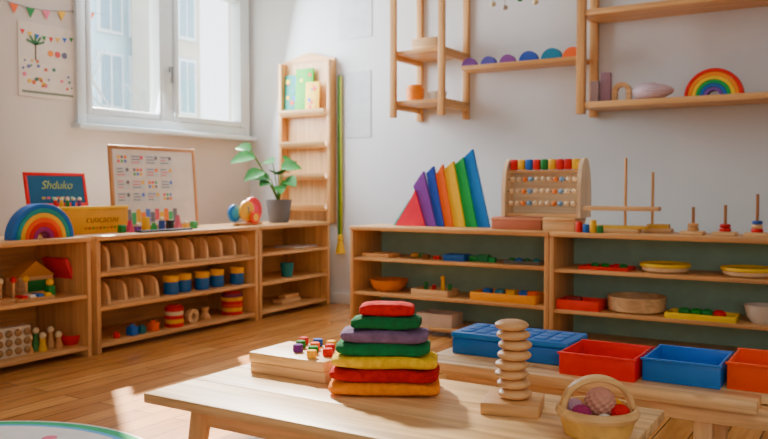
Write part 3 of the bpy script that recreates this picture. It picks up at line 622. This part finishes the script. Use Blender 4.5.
# peg block
bx0=atz(247,373,ZTB).x; by0=1.475; bw=.225; bd=.16
e=E('peg_board_block','thick light wood block of two layers on the table','toy',(bx0+bw/2,by0+bd/2,ZTB))
B().box(0,0,.0125,bw,bd,.025,lx_,.003).done('lower_board',e); B().box(-.004,.0,.0375,bw,bd,.0245,W(238,202,150,'X'),.003).done('upper_board',e)
def M_(r,g,b_): return P(r,g,b_,.85,1.35)
pc_=[M_(185,20,30),M_(15,70,160),M_(250,190,20),M_(30,30,60),M_(15,110,50),M_(240,120,20),M_(190,20,30),M_(15,80,170),M_(100,50,130),M_(20,120,60),M_(190,25,35),M_(250,190,20)]
pts=[(-.055,.060),(-.012,.062),(.031,.060),(.074,.062),(-.035,.022),(.010,.020),(.053,.022),(.094,.018),(-.012,-.020),(.034,-.020),(.078,-.022),(.058,-.058)]
for i,(x,y) in enumerate(pts):
    b=B(); b.cyl(0,0,0,.0122,.019,pc_[i],seg=20,bev=.003)
    b.done('wooden_peg',None,(bx0+bw/2+x,by0+bd/2+y,ZTB+.0498),label='small round painted peg standing on the wood block',cat='toy',group='painted pegs on the wood block')
# cushion stack
def pillow(w,d,h,m,seed):
    t=bmesh.new(); U=72; V=16; rnd=random.Random(seed); ph1=rnd.uniform(0,6); ph2=rnd.uniform(0,6)
    def sp(x,e): return math.copysign(abs(x)**e,x)
    rows=[]
    for j in range(1,V):
        v=-math.pi/2+math.pi*j/V; r=[]
        for i in range(U):
            u=2*math.pi*(i+.5)/U
            cv=abs(math.cos(v))**.38
            ux=sp(math.cos(u),.28); uy=sp(math.sin(u),.28)
            x=w/2*cv*ux; y=d/2*cv*uy
            corner=(abs(ux)*abs(uy))**3
            z=h/2*sp(math.sin(v),.62)*(1-.25*corner)
            z+=.0018*math.sin(x/w*11+ph1)*cv + .0012*math.sin(y/d*8+ph2)*cv-.002*corner
            r.append(t.verts.new((x,y,z+h/2)))
        rows.append(r)
    bo=t.verts.new((0,0,0.0)); to=t.verts.new((0,0,h))
    for a,c in zip(rows,rows[1:]):
        for i in range(U): t.faces.new((a[i],a[(i+1)%U],c[(i+1)%U],c[i]))
    for i in range(U): t.faces.new((bo,rows[0][(i+1)%U],rows[0][i])); t.faces.new((to,rows[-1][i],rows[-1][(i+1)%U]))
    return B().add(t,m)
def felt(r,g,b_): return P(r,g,b_,.95,1.3,.2,70,bump=.6)
cc=atz(385,390,ZTB); u=.00223
lay=[(109,felt(240,150,30),'orange yellow'),(107,felt(175,26,40),'dark red'),(104,felt(245,200,35),'yellow'),(93,felt(18,110,68),'green'),(86,felt(118,98,128),'grey purple'),(69,felt(16,102,62),'green'),(54,felt(195,24,44),'red')]
zc=ZTB; offs=[0,.001,.001,-.003,.001,.004,.006]
for i,(wpx,m,nm) in enumerate(lay):
    h=.0305; w=wpx*u; dpt=.15-.014*i
    b=pillow(w,dpt,h,m,i)
    b.done('felt_cushion',None,(cc.x+offs[i],cc.y,zc),(0,0,math.radians(26+random.uniform(-3,3))),label='soft %s felt cushion in the stacked pyramid'%nm,cat='cushion',group='felt cushions stacked on the table')
    zc+=.0276
# spiral stack
q=atz(513,410,ZTB)
e=E('bead_tower','turned wooden disc tower on a square base','toy',(q.x,q.y,ZTB),math.radians(14))
PW=W(214,168,116,'X')
B().box(0,0,.0125,.115,.105,.025,PW,.003).done('base',e)
B().cyl(0,0,.025,.012,.155,PW,seg=16).done('rod',e)
for k in range(8):
    an=k*1.35; off=.0038; r=.034
    b=B(); hh=.0198; b.lathe([(0,0)]+[(r*(.5+.5*math.sin(j*math.pi/14)**.6),hh*j/14) for j in range(0,15)]+[(0,hh)],W(228,184,134,'X'),36)
    b.done('disc',e,(off*math.cos(an),off*math.sin(an),.025+.0197*k))
# basket
q=atz(597,434,ZTB)
e=E('toy_basket','small round yellow wooden basket with arched handle','basket',(q.x,q.y,ZTB),math.radians(30))
BW=P(232,190,110,.6,1.1,.15,40); BWR=W(234,196,140,'X'); b=B()
for k in range(14):
    r=.056+.011*(k/13)**.7; b.tube([(r*math.cos(a*2*math.pi/40),r*math.sin(a*2*math.pi/40),.003+.0030*k) for a in range(40)],.0021,BW,8,True)
b.lathe([(0,.002),(.056,.002),(.067,.042),(.063,.042),(.052,.006),(0,.006)],BW,32); b.done('body',e)
b=B(); b.lathe([(.064,.034),(.071,.034),(.075,.042),(.071,.052),(.065,.052),(.064,.034)],BWR,48); b.done('rim',e)
b=B()
b.prism([(.067*math.cos(a*math.pi/24),.046+.062*math.sin(a*math.pi/24)) for a in range(25)]+[(.057*math.cos(a*math.pi/24),.046+.051*math.sin(a*math.pi/24)) for a in range(24,-1,-1)],.024,BWR,bev=.003)
b.done('handle',e)
br=Matrix.Rotation(math.radians(30),3,'Z')
for (x,y,z,r,c,nm) in [(.004,-.004,.060,.027,P(206,150,130,.9,1.1),'pink beige'),(-.034,-.024,.042,.018,P(150,60,100,.9),'plum'),(.036,-.022,.044,.017,P(205,50,50,.9),'red'),(-.036,.022,.042,.017,P(200,170,190,.9),'lilac'),(.036,.026,.042,.017,P(235,185,90,.9),'yellow'),(0.002,-.046,.036,.014,P(225,225,215,.9),'cream')]:
    v=br@Vector((x,y,0)); b=B(); t=bmesh.new(); bmesh.ops.create_uvsphere(t,u_segments=64,v_segments=40,radius=r)
    for vv in t.verts:
        n_=vv.co.normalized(); a=math.atan2(n_.y,n_.x); th=math.acos(max(-1,min(1,n_.z)))
        vv.co*=1+.09*math.sin(10*a+4*th)*math.sin(14*th)*math.sin(th)
    b.add(t,c)
    b.done('knitted_ball',None,(q.x+v.x,q.y+v.y,ZTB+z),label='small %s knitted ball in the basket'%nm,cat='ball',group='knitted balls in the basket')
# ---------------- bench ----------------
ZB=.40; A=atz(430,361,ZB); C=atz(757,403,ZB); yb0=(A.y+C.y)/2
e=E('low_bench','long light pine bench carrying coloured trays','bench',(A.x-.02,yb0,0)); w=C.x-A.x+.02
b=B(); b.b2(0,w,0,.09,ZB-.03,ZB,TX,.004); b.done('front_plank',e)
b=B(); b.b2(-.02,w+.45,.095,.36,ZB-.025,ZB,TX,.004); b.done('seat_board',e)
b=B(); b.b2(.05,w+.38,.04,.32,ZB-.075,ZB-.03,TX,.003); b.done('apron',e)
for x in (.1,w-.15,w+.3):
    for y in (.06,.28): B().b2(x,x+.045,y,y+.04,0,ZB-.075,TZ,.004).done('leg',e)
def ptray(x0,x1,y0,dep,h,m,lab):
    b=traym(x1-x0,dep,h,m,.006)
    b.b2(-(x1-x0)/2-.004,(x1-x0)/2+.004,-dep/2-.005,-dep/2+.003,h-.006,h,m,.002); b.b2(-(x1-x0)/2-.004,(x1-x0)/2+.004,dep/2-.003,dep/2+.005,h-.006,h,m,.002)
    b.done('storage_tray',None,((x0+x1)/2,y0+dep/2,ZB),label=lab,cat='tray',group='coloured trays on the bench')
BB=P(15,110,188,.4,1.35); BB2=P(22,122,200,.4,1.3)
e=E('blue_case','long low blue plastic case with flat lid','box',(-.897,2.235,ZB))
B().b2(-.178,.178,-.09,.09,0,.048,BB,.005).done('body',e)
b=B(); b.b2(-.181,.181,-.093,.093,.0485,.066,BB2,.005)
for i in range(7):
    for j in range(3): b.b2(-.156+i*.046,-.156+i*.046+.034,-.072+j*.05,-.072+j*.05+.04,.065,.069,BB2,.002)
b.done('lid',e)
ptray(-.712,-.512,2.06,.2,.06,P(222,62,45,.4),'red plastic open tray on the bench')
ptray(-.503,-.314,2.10,.2,.06,P(22,118,198,.4),'blue plastic open tray on the bench')
ptray(-.302,-.10,2.12,.2,.068,P(238,105,40,.4),'orange plastic open tray on the bench')
# ---------------- rug ----------------
R_=.75
b=B(); b.cyl(0,0,0,R_,.006,P(225,222,215,.9),seg=64)
b.cyl(0,0,.006,R_*.985,.001,P(70,160,110,.9),seg=64); b.cyl(0,0,.007,R_*.93,.001,P(110,170,210,.9),seg=64); b.cyl(0,0,.008,R_*.90,.001,P(230,225,220,.9),seg=64)
random.seed(9)
for k in range(70):
    a=random.uniform(0,6.28); r=random.uniform(.3,.86)*R_; b.cyl(r*math.cos(a),r*math.sin(a),.009,random.uniform(.02,.05),.001,random.choice([P(230,130,150,.9),P(110,190,150,.9),P(120,170,210,.9),P(245,215,110,.9)]),seg=20)
q2=atz(75,424,0)
b.done('round_rug',None,(q2.x+.2,q2.y-.73,0),label='round pale play rug with pastel dots on the floor',cat='rug')
# ---------------- lights ----------------
wd=bpy.data.worlds.new('World'); SC.world=wd; wd.use_nodes=True
bg=wd.node_tree.nodes['Background']; bg.inputs['Color'].default_value=(.82,.92,1,1); bg.inputs['Strength'].default_value=4.8
def lamp(kind,name,loc,direction,energy,color,**k):
    d=bpy.data.lights.new(name,kind); d.energy=energy; d.color=color
    for a,v in k.items(): setattr(d,a,v)
    o=bpy.data.objects.new(name,d); COL.objects.link(o); o.location=loc
    o.rotation_euler=Vector(direction).to_track_quat('-Z','Y').to_euler(); return o
lamp('SUN','sun',(-8,8,8),(2.02,-1.48,-1.88),46,(1,.88,.7),angle=math.radians(1.2))
lamp('AREA','window_light',(XL+.15,4.2,1.95),(1,-.25,-.25),115,(.86,.93,1),shape='RECTANGLE',size=1.5,size_y=1.1)
T_=Vector((-1.24,1.42,.45)); S_=Vector((-2.9,3.0,2.4))
lamp('SPOT','table_sun_patch_fill',S_,T_-S_,1300,(1,.9,.74),spot_size=math.radians(21),spot_blend=.7,shadow_soft_size=.1)  # added spot, imitates a sun patch on the table's left end
lamp('AREA','overhead_fill',(.6,1.2,2.7),(-.2,.35,-1),16,(1,.94,.86),shape='RECTANGLE',size=2.4,size_y=2.4)  # added soft fill from above, not a ceiling fitting
lamp('AREA','front_fill',(.9,-1.8,1.5),(-.45,1,-.12),26,(1,.97,.93),shape='RECTANGLE',size=2.2,size_y=1.6)  # added fill from behind the camera, lightens the shelf backs
# ---------------- camera ----------------
cd=bpy.data.cameras.new('camera'); cam=bpy.data.objects.new('camera',cd); COL.objects.link(cam); SC.camera=cam
cam.location=CAM; cam.rotation_euler=(math.pi/2-PIT,0,YAW)
cd.sensor_width=36; cd.lens=F/768*36; cd.clip_start=.05
cd.dof.use_dof=True; cd.dof.focus_distance=1.85; cd.dof.aperture_fstop=6.0
